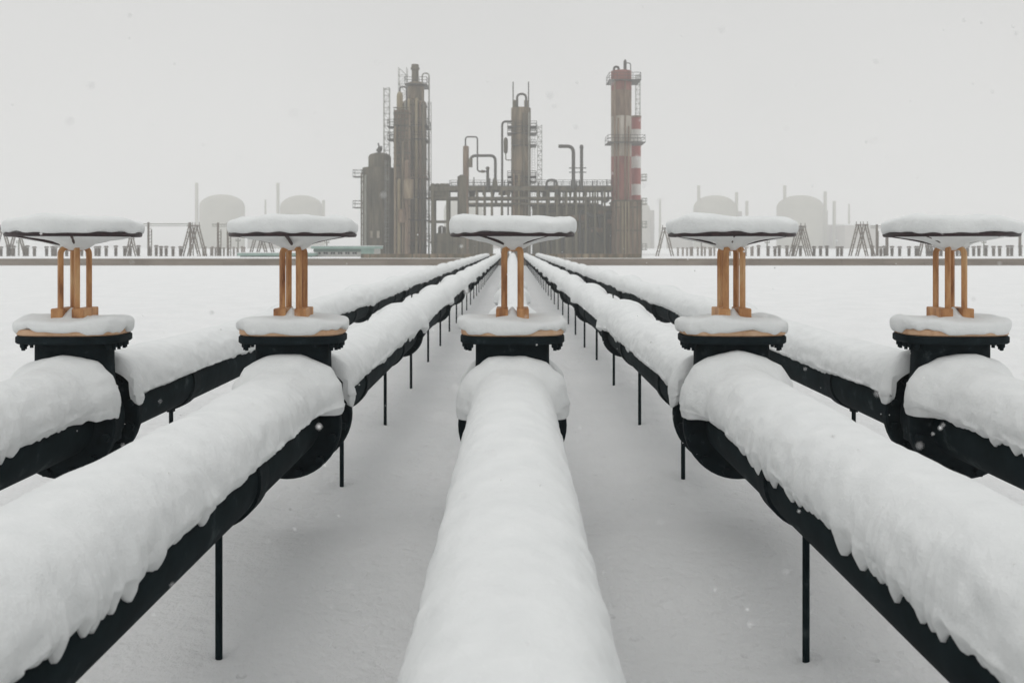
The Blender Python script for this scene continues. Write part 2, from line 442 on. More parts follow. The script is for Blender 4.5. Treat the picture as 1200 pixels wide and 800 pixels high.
def pipeline(x, label, seed):
    t = thing('pipeline', label, 'pipeline', (x, 0, 0), 'parallel snow-covered pipelines')
    pb = MB()
    for a, bb in ((-4.0, NEAR_F-0.0235), (FAR_F+0.0235, ENDY)):
        n = max(2, int((bb-a)/1.5))
        pb.rev([(RP, a+(bb-a)*k/n) for k in range(n+1)], (0, 0, ZP), 'y', 56)
    pb.build('pipe', M['black'], t, smooth='auto')
    # far end turns down into the snow
    e = MB(); e.tube([(0, ENDY-0.3, ZP), (0, ENDY+0.5, ZP), (0, ENDY+0.5, -0.2)], RP-0.001, 20, 0.4)
    e.build('elbow', M['black'], t, smooth='auto')
    proto = None
    for c in COUP:
        if proto is None:
            proto = flange_mb(0, 0.20, 0.05, 12).build('coupling_flange', M['blackcast'], t, smooth='auto'); o = proto
        else:
            o = proto.copy(); COL.objects.link(o); o.parent = t
        o.location = (0, c, 0)
    pp = cc = None
    for d in POST_D:
        if d < 0.5: continue
        if pp is None:
            pp = _post.build('support_post', M['black'], t, smooth='auto'); o = pp
            cc = _clamp.build('pipe_clamp', M['blackcast'], o, smooth='auto')
        else:
            o = pp.copy(); COL.objects.link(o); o.parent = t
            c2 = cc.copy(); COL.objects.link(c2); c2.parent = o
        o.location = (0, d, 0)
    snow_blanket(-4.0, NEAR_F+0.062, seed, t, cap1=True, fl=(NEAR_F,))
    snow_blanket(FAR_F-0.050, ENDY+0.1, seed+400, t, cap0=True, fl=(FAR_F,))
    return t

pipeline(0, 'middle pipeline, running straight away from the viewer under thick snow', 101)
pipeline(-1, 'black snow-capped pipeline next to the middle one on its left side', 205)
pipeline(1, 'black snow-capped pipeline next to the middle one on its right side', 309)
pipeline(-2, 'outermost snow-capped pipeline on the left, nearest the left edge', 413)
pipeline(2, 'outermost snow-capped pipeline on the right, nearest the right edge', 517)

# ------------------------------------------------------------------ valves
def superell(a, hx, hy, n):
    c, s = math.cos(a), math.sin(a)
    return hx*abs(c)**(2/n)*(1 if c >= 0 else -1), hy*abs(s)**(2/n)*(1 if s >= 0 else -1)

def pillow(seed, hx, hy, nexp, z0, thick, wav, peak=None, over=0.012, tops=0.008, name='snow_cap', parent=None, fingers=6):
    """rounded slab of snow: closed surface, wavy lower edge"""
    NA = 160; A = np.linspace(0, 2*math.pi, NA, endpoint=False)
    e = np.array([superell(a, hx, hy, nexp) for a in A])
    r_ = np.random.default_rng(seed)
    ph = r_.uniform(0, 6.28, 8)
    low = wav*(0.5+0.5*np.sin(A*fingers/2+ph[0]))*(0.6+0.4*np.sin(A*3+ph[1])) + 0.25*wav*np.sin(A*fingers*1.7+ph[2]) + 0.12*wav*np.sin(A*19+ph[3])
    low = np.maximum(low, -0.1*wav)
    thk = thick*(1+0.13*np.sin(A*2+ph[4])+0.06*np.sin(A*5+ph[5])+0.03*np.sin(A*9+ph[6]))
    rows = []
    def row(scale, zz, extra=0.0):
        nrm = e/np.maximum(np.linalg.norm(e, axis=1, keepdims=True), 1e-6)
        p = e*scale + nrm*np.reshape(extra*np.ones(NA), (NA, 1))
        rows.append(np.stack([p[:,0], p[:,1], zz], -1))
    row(0.35, z0+low*0+0.004); row(0.75, z0+low*0.5); row(0.93, z0+low)
    for k in range(0, 13):
        t = k/12; ang = -math.pi/2 + t*math.pi
        ex = over*math.cos(ang) if ang < 0.6 else over*math.cos(ang)
        sn = math.sin(ang); sn = math.copysign(abs(sn)**0.8, sn); zz = z0+low + (thk-low)*(0.5+0.5*sn)
        inset = 1-0.07*(max(0, math.sin(ang)))**3
        row(inset, zz, ex*(1+0.25*np.sin(A*7+ph[7])))
    for sc_ in (0.82, 0.74, 0.66, 0.58, 0.5, 0.42, 0.34, 0.27, 0.2, 0.14, 0.09, 0.05, 0.02, 0.001):
        p = e*sc_
        zz = z0 + thk*(sc_) + (1-sc_)*thick + tops*n2(p[:,0]*9, p[:,1]*9, seed) + 0.004*(1-sc_)
        if peak:
            for (qx, qy, qh, qs) in peak:
                zz = zz + qh*np.exp(-np.hypot(p[:,0]-qx, p[:,1]-qy)/qs)
        rows.append(np.stack([p[:,0], p[:,1], zz], -1))
    P = np.stack(rows, 0)
    return grid_mesh(name, P, M['snow'], parent, wrap=True)

def valve(x, label, seed, rot):
    t = thing('gate_valve', label, 'valve', (x, VAL, 0), 'gate valves on the pipelines')
    # cast body: horizontal barrel + oval neck, fused
    b = MB()
    b.rev([(0.15, NEAR_F-VAL+0.02), (0.185, -0.06), (0.20, 0.0), (0.195, 0.08), (0.15, FAR_F-VAL-0.02)], (0, 0, ZP), 'y', 48)
    rings = []
    for z, hx, hy in ((ZP-0.10, 0.20, 0.10), (ZP+0.02, 0.196, 0.10), (ZP+0.12, 0.182, 0.095), (ZP+0.2, 0.171, 0.092), (ZP+0.27, 0.168, 0.092), (0.938, 0.168, 0.092)):
        rings.append([(superell(2*math.pi*k/64, hx, hy, 3.0)[0], superell(2*math.pi*k/64, hx, hy, 3.0)[1], z) for k in range(64)])
    b.ring_stack(rings)
    b.box(-0.012, 0.012, -0.11, 0.13, ZP-0.215, ZP-0.15)
    ob = b.build('valve_body', M['blackcast'], t)
    rm = ob.modifiers.new('r', 'REMESH'); rm.mode = 'VOXEL'; rm.voxel_size = 0.0075; rm.use_smooth_shade = True
    sm = ob.modifiers.new('s', 'SMOOTH'); sm.factor = 0.5; sm.iterations = 4
    for yy in (NEAR_F-VAL, FAR_F-VAL):
        flange_mb(yy, 0.241, 0.045, 12, 0.019, RP-0.012).build('flange', M['blackcast'], t, smooth='auto')
    # bonnet plate with nuts underneath
    NX, NY = 0.236, 0.150
    def slab(hx, hy, z0, z1, n=3.4, bev=0.006):
        m_ = MB(); rg = []
        for z, s_ in ((z0, -bev), (z0+bev, 0), (z1-bev, 0), (z1, -bev)):
            rg.append([(superell(2*math.pi*k/72, hx+s_, hy+s_, n)[0], superell(2*math.pi*k/72, hx+s_, hy+s_, n)[1], z) for k in range(72)])
        m_.ring_stack(rg); return m_
    p = slab(NX, NY, 0.937, 0.972)
    for k in range(28):
        a = 2*math.pi*(k+0.5)/28
        ex, ey = superell(a, NX-0.022, NY-0.022, 2.8)
        if abs(ex) < 0.18: continue
        p.rev([(0.0135, 0.917), (0.0150, 0.921), (0.0150, 0.9385)], (ex, ey, 0), 'z', 6)
        p.rev([(0.008, 0.905), (0.008, 0.918)], (ex, ey, 0), 'z', 8)
    p.build('body_plate', M['blackcast'], t, smooth='auto')
    q = slab(NX-0.003, NY-0.003, 0.9735, 1.003)
    for k in range(14):
        a = 2*math.pi*(k+0.5)/14
        ex, ey = superell(a, NX-0.03, NY-0.03, 2.8)
        q.rev([(0.013, 1.001), (0.013, 1.018), (0.009, 1.022)], (ex, ey, 0), 'z', 6)
    q.build('bonnet', M['ochrepale'], t, smooth='auto')
    # yoke: four square legs bending in to a hub, standing on two foot blocks
    for sx in (-1, 1):
        fb = MB(); fb.box(sx*0.047-0.027, sx*0.047+0.027, -0.074, 0.074, 1.001, 1.092)
        fb.build('yoke_foot', M['ochre'], t, bevel=0.005)
        for sy in (-1, 1):
            lx, ly = sx*0.037, sy*0.056
            l = MB()
            l.tube([(lx, ly, 1.05), (lx, ly, 1.362), (lx*0.15, ly*0.15, 1.368)], 0.0150, 4, 0.035, 6)
            # turn the 4-gon tube so its flats face the axes
            me_o = l.build('yoke_leg', M['ochre'], t, bevel=0.003)
    hb = MB(); hb.rev([(0.026, 1.350), (0.030, 1.354), (0.030, 1.376), (0.018, 1.384), (0.018, 1.43), (0.010, 1.45)], (0, 0, 0), 'z', 20)
    hb.build('yoke_hub', M['ochre'], t, smooth='auto')
    # handwheel: rim with a flat section, dished spokes, hub
    hw = MB(); ZR = 1.424; RW = 0.276
    prof = []
    for k in range(12):
        a = 2*math.pi*k/12; prof.append((RW + 0.008*math.cos(a), 0.0100*math.sin(a)))
    rings = []
    for k in range(96):
        a = 2*math.pi*k/96; rings.append([(pr*math.cos(a), pr*math.sin(a), ZR+pz) for pr, pz in prof])
    rings.append(rings[0]); hw.ring_stack(rings, False, False)
    for k in range(5):
        a = rot + 2*math.pi*k/5
        P_ = lambda r, z: (r*math.cos(a), r*math.sin(a), z)
        hw.tube([P_(0.02, 1.372), P_(0.080, 1.386), P_(0.17, 1.407), P_(RW-0.004, ZR)], 0.0068, 8, 0.04, 4)
    hw.rev([(0.028, 1.378), (0.034, 1.382), (0.034, 1.405), (0.02, 1.41)], (0, 0, 0), 'z', 16)
    hw.build('handwheel', M['wheel'], t, smooth='auto')
    # snow filling the dish of the wheel
    NA = 96; A = np.linspace(0, 2*math.pi, NA, endpoint=False); rr = []
    for rad, z in ((0.012, 1.352), (0.038, 1.355), (0.060, 1.366), (0.084, 1.383), (0.118, 1.3945), (0.160, 1.4025), (0.215, 1.4105), (0.262, 1.419), (0.262, 1.440), (0.10, 1.444), (0.01, 1.444)):
        wob = 1+0.10*np.sin(A*3+seed)+0.05*np.sin(A*7+seed*2)
        wob = wob if 0.03 < rad < 0.2 else 1+0*A
        rr.append(np.stack([rad*wob*np.cos(A), rad*wob*np.sin(A), z+(0.005*np.sin(A*4+seed)+0.003*np.sin(A*9+seed) if 0.07 < rad < 0.25 else 0*A)], -1))
    grid_mesh('dish_snow', np.stack(rr, 0), M['snow'], t, wrap=True)
    pillow(seed, 0.280, 0.280, 2.0, 1.427, 0.072, 0.010, None, 0.012, 0.012, 'wheel_snow', t, 9)
    pillow(seed+50, 0.234, 0.148, 3.0, 0.981, 0.068, 0.024, [(0.0, -0.035, 0.05, 0.022), (random.uniform(-.005, .01), 0.03, 0.03, 0.03)], 0.015, 0.006, 'bonnet_snow', t, 5)
    return t

valve(0, 'valve straight ahead on the middle pipeline, its two ochre yoke columns seen face on', 3, 0.35)
valve(-1, 'valve on the pipeline just left of the middle one, snow filling its wheel dish', 14, 1.05)
valve(1, 'valve on the pipeline just right of the middle one, ochre yoke above dark body', 25, 0.75)
valve(-2, 'valve nearest the left edge of the photo, three ochre yoke bars showing under its wheel', 36, 1.35)
valve(2, 'valve nearest the right edge of the photo, three ochre yoke bars showing under its wheel', 47, 0.1)

# ------------------------------------------------------------------ low wall across the field
wl = thing('low_wall', 'long low brown-grey concrete wall crossing the whole field behind the pipelines', 'wall', (0, 63.5, 0))
mb = MB()
x_ = -60.0; 
while x_ < 60:
    mb.box(x_, x_+2.985, -0.12, 0.12, -0.2, 0.44); x_ += 3.0
mb.build('wall_panel', M['concrete'], wl)
mb = MB(); mb.box(-60, 60, -0.15, 0.15, 0.442, 0.50); mb.build('coping', M['concrete'], wl)

bt = thing('bund_wall', 'low dark bund wall along the foot of the refinery, just above the long wall', 'bund', (0, 104, 0))
mb = MB(); mb.box(X(424, 104), X(751, 104), -.15, .15, -.2, Z(297.5, 104)); mb.build('wall', M['tower'], bt)
mb = MB()
for k in range(34): xx = X(424, 104)+(X(751, 104)-X(424, 104))*k/33; mb.box(xx-.08, xx+.08, -.24, -.152, 0, Z(297.5, 104)-.02)
mb.build('buttress', M['towerd'], bt)
# ------------------------------------------------------------------ refinery kit
def railing(mb, x0, x1, y0, y1, z, h=1.1, w=0.07, step=1.2):
    for zz in (z+h, z+h*0.55):
        for a, b in (((x0,y0),(x1,y0)), ((x1,y0),(x1,y1)), ((x1,y1),(x0,y1)), ((x0,y1),(x0,y0))):
            mb.bar((a[0],a[1],zz), (b[0],b[1],zz), w)
    n = max(1, int(round((x1-x0)/step)))
    for k in range(n+1):
        xx = x0+(x1-x0)*k/n
        for yy in (y0, y1): mb.bar((xx,yy,z), (xx,yy,z+h), w)

def platform(parent, px0, px1, py, d, depth=4.0, yc=None, mat='rackpipe', h=1.1):
    yc = d if yc is None else yc
    x0, x1, z = X(px0, d), X(px1, d), Z(py, d)
    m = MB(); m.box(x0, x1, -depth/2, depth/2, z-0.15, z); railing(m, x0+.05, x1-.05, -depth/2+.05, depth/2-.05, z, h)
    o = m.build('platform', M[mat], parent); return o

def ladder(parent, px, z0, z1, d, yo, wid=0.6, cage=True, mat='galv'):
    x = X(px, d); m = MB(); g = 0.055
    for s in (-1, 1): m.bar((x+s*wid/2, yo, z0), (x+s*wid/2, yo, z1), g)
    z = z0
    while z < z1: m.bar((x-wid/2, yo, z), (x+wid/2, yo, z), 0.04); z += 0.45
    if cage:
        z = z0+2.2
        while z < z1:
            pts = [(x-wid/2, yo, z), (x-wid/2-.05, yo-.5, z), (x, yo-.8, z), (x+wid/2+.05, yo-.5, z), (x+wid/2, yo, z)]
            m.tube(pts, 0.03, 4); z += 1.1
        for q in ((-.35, -.5), (0, -.8), (.35, -.5)): m.bar((x+q[0], yo+q[1], z0+2.2), (x+q[0], yo+q[1], z1), 0.04)
    return m.build('ladder', M[mat], parent)

def column(name, label, cat, d, px0, px1, pytop, mat, cap='dome', group=None, seg=28, bands=6, bandmat='towerd', zbase=0.0, taper=0):
    xc = X((px0+px1)/2, d); r = (px1-px0)/2*d/F; zt = Z(pytop, d)
    t = thing(name, label, cat, (0, d, 0), group)
    m = MB()
    ch = r*0.35 if cap == 'dome' else 0.0
    prof = [(r, zbase), (r, zt-ch)]
    if cap == 'dome': prof += [(r*0.92, zt-ch*0.55), (r*0.7, zt-ch*0.2), (r*0.35, zt-0.02), (0.01, zt)]
    else: prof += [(r*0.97, zt), (0.01, zt)]
    m.rev(prof, (xc, 0, 0), 'z', seg); m.build('shell', M[mat], t, smooth='auto')
    if bands:
        m = MB()
        for k in range(bands):
            z = zbase+1.5+(zt-ch-zbase-2)*k/max(1, bands-1)
            m.rev([(r-0.02, z-0.10), (r+0.12, z-0.10), (r+0.12, z+0.10), (r-0.02, z+0.10)], (xc, 0, 0), 'z', seg)
        m.build('stiffener_ring', M[bandmat], t)
    return t, xc, r, zt

def vpipe(parent, pts, r, mat='rackpipe', bend=0.8, name='riser_pipe', seg=10):
    m = MB(); m.tube(pts, r, seg, bend, 5); return m.build(name, M[mat], parent, smooth='auto')

D0 = 150.0
GR = 'process columns of the refinery'
# --- short fat column, far left of the plant
t, xc, r, zt = column('process_column', 'squat stepped process column at the left end of the refinery', 'process column', D0, 425, 462, 197, 'towerd', 'flat', GR, bands=8)
m = MB(); xs_ = X(445, D0); m.rev([(1.95, zt-0.1), (1.95, zt+1.9), (1.7, zt+2.3), (0.8, zt+2.6), (0.05, zt+2.65)], (xs_, 0, 0), 'z', 24); m.build('upper_drum', M['towerd'], t, smooth='auto')
m = MB(); m.tube([(xs_-.1, 0, zt+2.5), (xs_-.1, 0, zt+3.5), (xs_+.4, 0, zt+3.5)], 0.3, 8, .2); m.rev([(.5, zt+2.9), (.5, zt+3.25)], (xs_-.1, 0, 0), 'z', 12); m.tube([(xs_-.1,0,zt+3.5),(xs_-.25,0,zt+4.3)], 0.13, 6); m.build('vent_valve', M['rackpipe'], t, smooth='auto')
platform(t, 414.5, 425, 207, D0, 2.0); platform(t, 414.5, 425, 243, D0, 2.0)
for i, px in enumerate((427, 431.5, 438, 449, 453)):
    vpipe(t, [(X(px, D0), -3.0+0.2*i, 0), (X(px, D0), -3.0+0.2*i, Z(204+3*i, D0)), (X(px, D0), -1.5, Z(204+3*i, D0))], 0.13+0.05*(i % 2), ['towerd', 'galv', 'towerd', 'tower', 'rackpipe'][i])
ladder(t, 457, 0, Z(190, D0), D0, -3.3, 0.55, True)
m = MB()
for px in (438, 446): m.box(X(px, D0)-.2, X(px, D0)+.25, -2.86, -2.70, Z(279, D0), Z(271, D0))
m.build('vent_hood', M['whitepaint'], t)

# --- tall main column with narrower head
t, xc, r, zt = column('process_column', 'tallest brown process column, narrow head and vent pipe on top, ringed by platforms', 'process column', D0+3, 471, 500, 117, 'tower', 'dome', GR, bands=9)
dd = D0+3
xh = X(487.5, dd)
m = MB(); m.rev([(1.45, zt-0.5), (1.45, Z(99, dd)), (1.2, Z(97, dd)), (0.4, Z(96.2, dd)), (0.02, Z(96, dd))], (xh, 0, 0), 'z', 22); m.build('head', M['tower'], t, smooth='auto')
m = MB(); m.rev([(0.62, Z(97, dd)), (0.62, Z(82, dd)), (0.78, Z(81.8, dd)), (0.78, Z(79.5, dd)), (0.66, Z(79.3, dd)), (0.66, Z(76, dd))], (X(486.5, dd), 0, 0), 'z', 14); m.build('vent_stack', M['towerd'], t, smooth='auto')
vpipe(t, [(xh+1.1, 0, Z(97, dd)), (xh+1.1, 0, Z(86, dd)), (xh+2.3, 0, Z(86, dd)), (xh+2.3, 0, 0)], 0.12, 'galv', 0.9, 'vent_line')
platform(t, 476, 502, 101, dd, 5.4); platform(t, 470, 503, 149, dd, 6.4); platform(t, 460, 502, 165, dd, 6.6)
platform(t, 462, 502, 209, dd, 6.8, mat='rust'); platform(t, 464, 502, 232, dd, 6.8); platform(t, 464, 502, 258, dd, 6.8); platform(t, 464, 502, 281, dd, 6.8, mat='rust')
for i, (px, py, rr, mt) in enumerate(((473, 124, .22, 'tower'), (477, 122, .12, 'galv'), (481, 120, .3, 'tan'), (486, 119, .14, 'towerd'), (490, 119, .25, 'tan'), (494.5, 122, .14, 'rust'), (498, 125, .3, 'towerd'))):
    vpipe(t, [(X(px, dd), -3.0, 0), (X(px, dd), -3.0, Z(py, dd)), (X(px, dd)*1.0, -0.8, Z(py, dd))], rr, mt)
ladder(t, 503.5, 0, Z(120, dd), dd, 0, 0.5, True)

# --- rusty column joined in front of it
t, xc, r, zt = column('process_column', 'rust-brown process column in front of the tallest one, small tan drum on top', 'process column', D0-4, 462, 481, 130, 'rust', 'flat', GR, bands=11)
dd = D0-4
m = MB(); m.rev([(0.52, zt-.1), (0.52, Z(112, dd)), (0.4, Z(109, dd)), (0.1, Z(107.5, dd))], (X(468.5, dd), 0, 0), 'z', 16); m.build('top_drum', M['tan'], t, smooth='auto')
vpipe(t, [(X(468.5, dd), 0, Z(108, dd)), (X(468.5, dd), 0, Z(102, dd)), (X(476.5, dd), 0, Z(102, dd)), (X(476.5, dd), 0, Z(130, dd))], 0.14, 'rackpipe', 0.5, 'overhead_line')
platform(t, 455, 470, 149, dd, 2.4); platform(t, 455, 470, 164, dd, 2.4)
m = MB()
for k in range(26):
    zz = Z(128+6.6*k, dd); m.box(X(462.5, dd), X(480.5, dd), -1.75, -1.45, zz-.1, zz+.05)
for px in (463.5, 467, 471, 475.5, 479.5): m.bar((X(px, dd), -1.6, 0), (X(px, dd), -1.6, zt), 0.16)
m.build('cladding_frame', M['towerd'], t)
for i, (px, py, rr, mt) in enumerate(((465, 150, .16, 'tower'), (469.5, 212, .28, 'tan'), (474, 168, .2, 'tower'), (478, 190, .32, 'rust'))):
    vpipe(t, [(X(px, dd), -2.15, 0), (X(px, dd), -2.15, Z(py, dd)), (X(px, dd), -.8, Z(py, dd))], rr, mt)
m = MB(); m.rev([(0.05, 0), (0.85, .15), (0.85, 3.3), (0.05, 3.45)], (X(481, dd), -2.6, Z(235, dd)), 'z', 16); m.build('side_drum', M['tower'], t, smooth='auto')
m = MB(); m.rev([(0.05, 0), (0.6, .15), (0.6, 2.2), (0.05, 2.35)], (X(473, dd), -2.7, Z(262, dd)), 'z', 16); m.build('side_drum', M['rust'], t, smooth='auto')

# --- lattice masts beside the towers
def lattice_mast(label, px0, px1, pytop, d, mat='galv', zbase=0.0, step=None, bar=0.09, group='lattice ladder masts'):
    t = thing('lattice_mast', label, 'lattice mast', (X((px0+px1)/2, d), d, 0), group)
    hw_ = (px1-px0)/2*d/F; zt = Z(pytop, d); m = MB()
    for sx in (-1, 1):
        for sy in (-1, 1): m.bar((sx*hw_, sy*hw_, zbase), (sx*hw_, sy*hw_, zt), bar)
    m.build('mast_leg', M[mat], t)
    m = MB(); z = zbase; step = step or hw_*2.2; k = 0
    while z < zt:
        z2 = min(z+step, zt)
        for sy in (-1, 1):
            m.bar((-hw_, sy*hw_, z), (hw_, sy*hw_, z), bar*.7)
            m.bar((-hw_*(1 if k % 2 else -1), sy*hw_, z), (hw_*(1 if k % 2 else -1), sy*hw_, z2), bar*.6)
        for sx in (-1, 1): m.bar((sx*hw_, -hw_, z), (sx*hw_, hw_, z), bar*.7)
        z = z2; k += 1
    m.build('lattice', M[mat], t)
    return t
lattice_mast('pale lattice mast just left of the tall brown columns', 450, 456.5, 103, D0+6)
lattice_mast('thin lattice mast rising highest behind the tallest column', 467.5, 477, 80, D0+8)
lattice_mast('slender lattice mast to the right of the middle column', 630, 635, 147, D0+4, bar=0.07)
lattice_mast('short lattice ladder mast beside the top of the red chimney', 745, 750, 88, D0+8, bar=0.07)

# --- middle column
t, xc, r, zt = column('process_column', 'plain middle process column with an arched pipe and two thin rods on its top', 'process column', D0, 599, 622, 127, 'tower', 'flat', GR, bands=0)
m = MB()
for px in (601.3, 619.4): m.tube([(X(px, D0), 0, zt), (X(px, D0), 0, Z(96, D0))], 0.10, 6)
m.build('lightning_rod', M['rackpipe'], t)
vpipe(t, [(X(606, D0), -.6, zt), (X(606, D0), -.6, Z(111, D0)), (X(616.5, D0), -.6, Z(111, D0)), (X(616.5, D0), -.6, zt)], 0.2, 'rackpipe', 0.8, 'arched_pipe')
m = MB(); m.rev([(0.5, zt), (0.5, zt+1.1), (0.3, zt+1.35)], (X(604, D0), -.3, 0), 'z', 14); m.build('motor', M['towerd'], t, smooth='auto')
m = MB(); m.rev([(0.33, zt), (0.33, zt+1.3)], (X(616.5, D0), -.3, 0), 'z', 14); m.build('nozzle', M['tan'], t, smooth='auto')
for py in (149, 157, 171, 207, 213): platform(t, 594.5 if py != 171 else 600, 628.5 if py > 160 else 629, py, D0, 3.6, h=0.8)
vpipe(t, [(X(599, D0), -.5, Z(143, D0)), (X(588.5, D0), -.5, Z(143, D0)), (X(588.5, D0), -.5, 0)], 0.19, 'rackpipe', 0.7, 'overhead_line')
vpipe(t, [(X(595.5, D0), -.8, 0), (X(595.5, D0), -.8, Z(215, D0)), (X(600, D0), -.8, Z(215, D0))], 0.14, 'rackpipe', 0.4)
m = MB(); m.rev([(0.05, 0), (0.3, .25), (0.36, .7), (0.36, 2.3), (0.3, 2.6), (0.05, 2.9)], (X(592.7, D0), -.5, Z(181, D0)), 'z', 14)
m.tube([(X(592.7, D0), -.5, Z(181, D0)), (X(592.7, D0), -.5, Z(188, D0)), (X(599.5, D0), -.5, Z(188, D0))], 0.09, 6, .3); m.build('separator_drum', M['towerd'], t, smooth='auto')
for px, mt in ((602, 'rust'), (608, 'tan'), (614, 'towerd'), (619.5, 'galv')):
    vpipe(t, [(X(px, D0), -1.95, 0), (X(px, D0), -1.95, Z(134 if px > 610 else 205, D0)), (X(px, D0), -1.0, Z(134 if px > 610 else 205, D0))], .13, mt)
ladder(t, 625, 0, Z(150, D0), D0, -0.8, 0.5, False)

# --- small slim column on the rack with its looped pipes
t, xc, r, zt = column('process_column', 'slim dark process column on the pipe rack with a looped pipe leaving its top', 'process column', D0-2, 542.5, 549.5, 171, 'rust', 'dome', GR, bands=0)
dd = D0-2
m = MB(); m.rev([(0.95, 0), (0.95, Z(207, dd)), (0.5, Z(205, dd))], (X(542.5, dd), 0.2, 0), 'z', 18); m.build('lower_drum', M['towerd'], t, smooth='auto')
vpipe(t, [(X(545.5, dd), 0, Z(173, dd)), (X(545.5, dd), 0, Z(160.5, dd)), (X(559.5, dd), 0, Z(160.5, dd)), (X(559.5, dd), 0, Z(201, dd)), (X(571, dd), 0, Z(201, dd))], 0.13, 'rackpipe', 0.5, 'looped_pipe')
m = MB(); m.rev([(0.22, -.5), (0.22, .5)], (X(565.5, dd), 0, Z(201, dd)), 'y', 10); m.box(X(563.5, dd), X(568, dd), -.3, .3, Z(202.3, dd), Z(199.8, dd)); m.build('control_valve', M['towerd'], t)

# --- arched crossover pipe
t = thing('crossover_pipe', 'thick arched pipe standing on the rack between the slim and the middle columns', 'pipe', (0, D0-3, 0), 'bent pipes standing on the pipe rack')
dd = D0-3
vpipe(t, [(X(551.5, dd), 0, Z(196, dd)), (X(551.5, dd), 0, Z(182.5, dd)), (X(580.5, dd), 0, Z(182.5, dd)), (X(580.5, dd), 0, Z(222, dd))], 0.24, 'rackpipe', 0.9, 'pipe')
m = MB(); m.rev([(0.35, Z(196, dd)), (0.35, Z(186, dd))], (X(551.3, dd), 0, 0), 'z', 12); m.build('end_fitting', M['towerd'], t, smooth='auto')
m = MB(); m.rev([(0.5, Z(222, dd)), (0.42, Z(214, dd)), (0.3, Z(209, dd))], (X(580, dd), 0, 0), 'z', 12); m.build('end_fitting', M['towerd'], t, smooth='auto')
t = thing('vent_pipe', 'thick pipe right of the middle column, its top bent level to the left', 'pipe', (0, D0-3, 0), 'bent pipes standing on the pipe rack')
vpipe(t, [(X(654.5, dd), 0, Z(171.5, dd)), (X(672, dd), 0, Z(171.5, dd)), (X(672, dd), 0, Z(222, dd))], 0.30, 'rackpipe', 1.1, 'pipe', 12)
m = MB(); m.rev([(0.55, Z(220, dd)), (0.36, Z(211, dd))], (X(672, dd), 0, 0), 'z', 12)
for py in (197, 202): m.box(X(667, dd), X(677, dd), -.3, .3, Z(py, dd)-.06, Z(py, dd)+.06)
m.build('bracket', M['rackpipe'], t)
t = thing('vent_pipe', 'straight upright vent pipe beside the bent one, right of the middle column', 'pipe', (0, D0-3, 0), 'bent pipes standing on the pipe rack')
vpipe(t, [(X(681.5, dd), 0, Z(170, dd)), (X(681.5, dd), 0, Z(222, dd))], 0.27, 'rackpipe', 0, 'pipe', 12)
m = MB(); m.rev([(0.34, Z(174, dd)), (0.34, Z(172, dd))], (X(681.5, dd), 0, 0), 'z', 12)
for py in (197, 202): m.box(X(677.6, dd), X(687, dd), -.3, .3, Z(py, dd)-.06, Z(py, dd)+.06)
m.build('bracket', M['rackpipe'], t)
t = thing('vent_pipe', 'short upright vent pipe between the looped pipe and the arched one', 'pipe', (0, D0-3, 0), 'bent pipes standing on the pipe rack')
vpipe(t, [(X(571.5, dd), 0, Z(195.5, dd)), (X(571.5, dd), 0, Z(222, dd))], 0.25, 'rackpipe', 0, 'pipe', 12)
m = MB(); m.rev([(0.33, Z(198, dd)), (0.33, Z(196.4, dd))], (X(571.5, dd), 0, 0), 'z', 12); m.build('collar', M['towerd'], t)
t = thing('low_loop_pipe', 'low looped pipe on the rack just right of the middle column', 'pipe', (0, D0-3, 0), 'bent pipes standing on the pipe rack')
vpipe(t, [(X(640.5, dd), 0, Z(222, dd)), (X(640.5, dd), 0, Z(211, dd)), (X(652.5, dd), 0, Z(211, dd)), (X(652.5, dd), 0, Z(228, dd))], 0.2, 'rackpipe', 0.7, 'pipe')
m = MB(); m.rev([(0.3, Z(222, dd)), (0.3, Z(217, dd))], (X(652.5, dd), 0, 0), 'z', 12); m.build('collar', M['towerd'], t)

# --- the pipe rack
t = thing('pipe_rack', 'long steel pipe rack joining the columns, stacked with level pipes', 'pipe rack', (0, D0, 0))
m = MB()
for px in (508.5, 525.5, 541.5, 547.5, 559, 568, 576.5, 588, 630, 641, 652, 663, 674, 685, 696, 707):
    for yo in (-2.2, 2.2): m.bar((X(px, D0), yo, 0), (X(px, D0), yo, Z(219, D0)), 0.42 if px < 530 else 0.30)
m.build('rack_column', M['olive'], t)
m = MB()
for px0, px1, py, hgt in ((505, 716, 222, .75), (503, 716, 233, .42), (540, 700, 239.5, .3), (503, 528, 260, .35), (503, 530, 284, .25)):
    for yo in (-2.2, 2.2): m.box(X(px0, D0), X(px1, D0), yo-.18, yo+.18, Z(py, D0)-hgt/2, Z(py, D0)+hgt/2)
m.build('rack_beam', M['towerd'], t)
m = MB()
for i, (px0, px1, py) in enumerate(((520, 716, 219.5), (527, 716, 223.8), (548, 704, 241))):
    m.tube([(X(px0, D0), -1.2+.5*i, Z(py, D0)), (X(px1, D0), -1.2+.5*i, Z(py, D0))], 0.22+.04*(i % 2), 8)
m.build('level_pipe', M['rackpipe'], t, smooth='auto')
m = MB(); r2 = random.Random(4)
for k in range(26):
    px = r2.uniform(548, 712); py = r2.choice((226, 228, 236))
    if 596 < px < 625: continue
    m.rev([(r2.uniform(.12, .45), -.5), (r2.uniform(.12, .45), r2.uniform(.2, .8))], (X(px, D0), r2.uniform(-2, 1), Z(py, D0)), 'z', 8)
for px in (643, 650, 659, 667, 678, 690, 699): m.tube([(X(px, D0), -2.0, Z(222, D0)), (X(px, D0), -2.0, Z(243, D0))], .13, 6)
m.build('rack_fittings', M['towerd'], t)
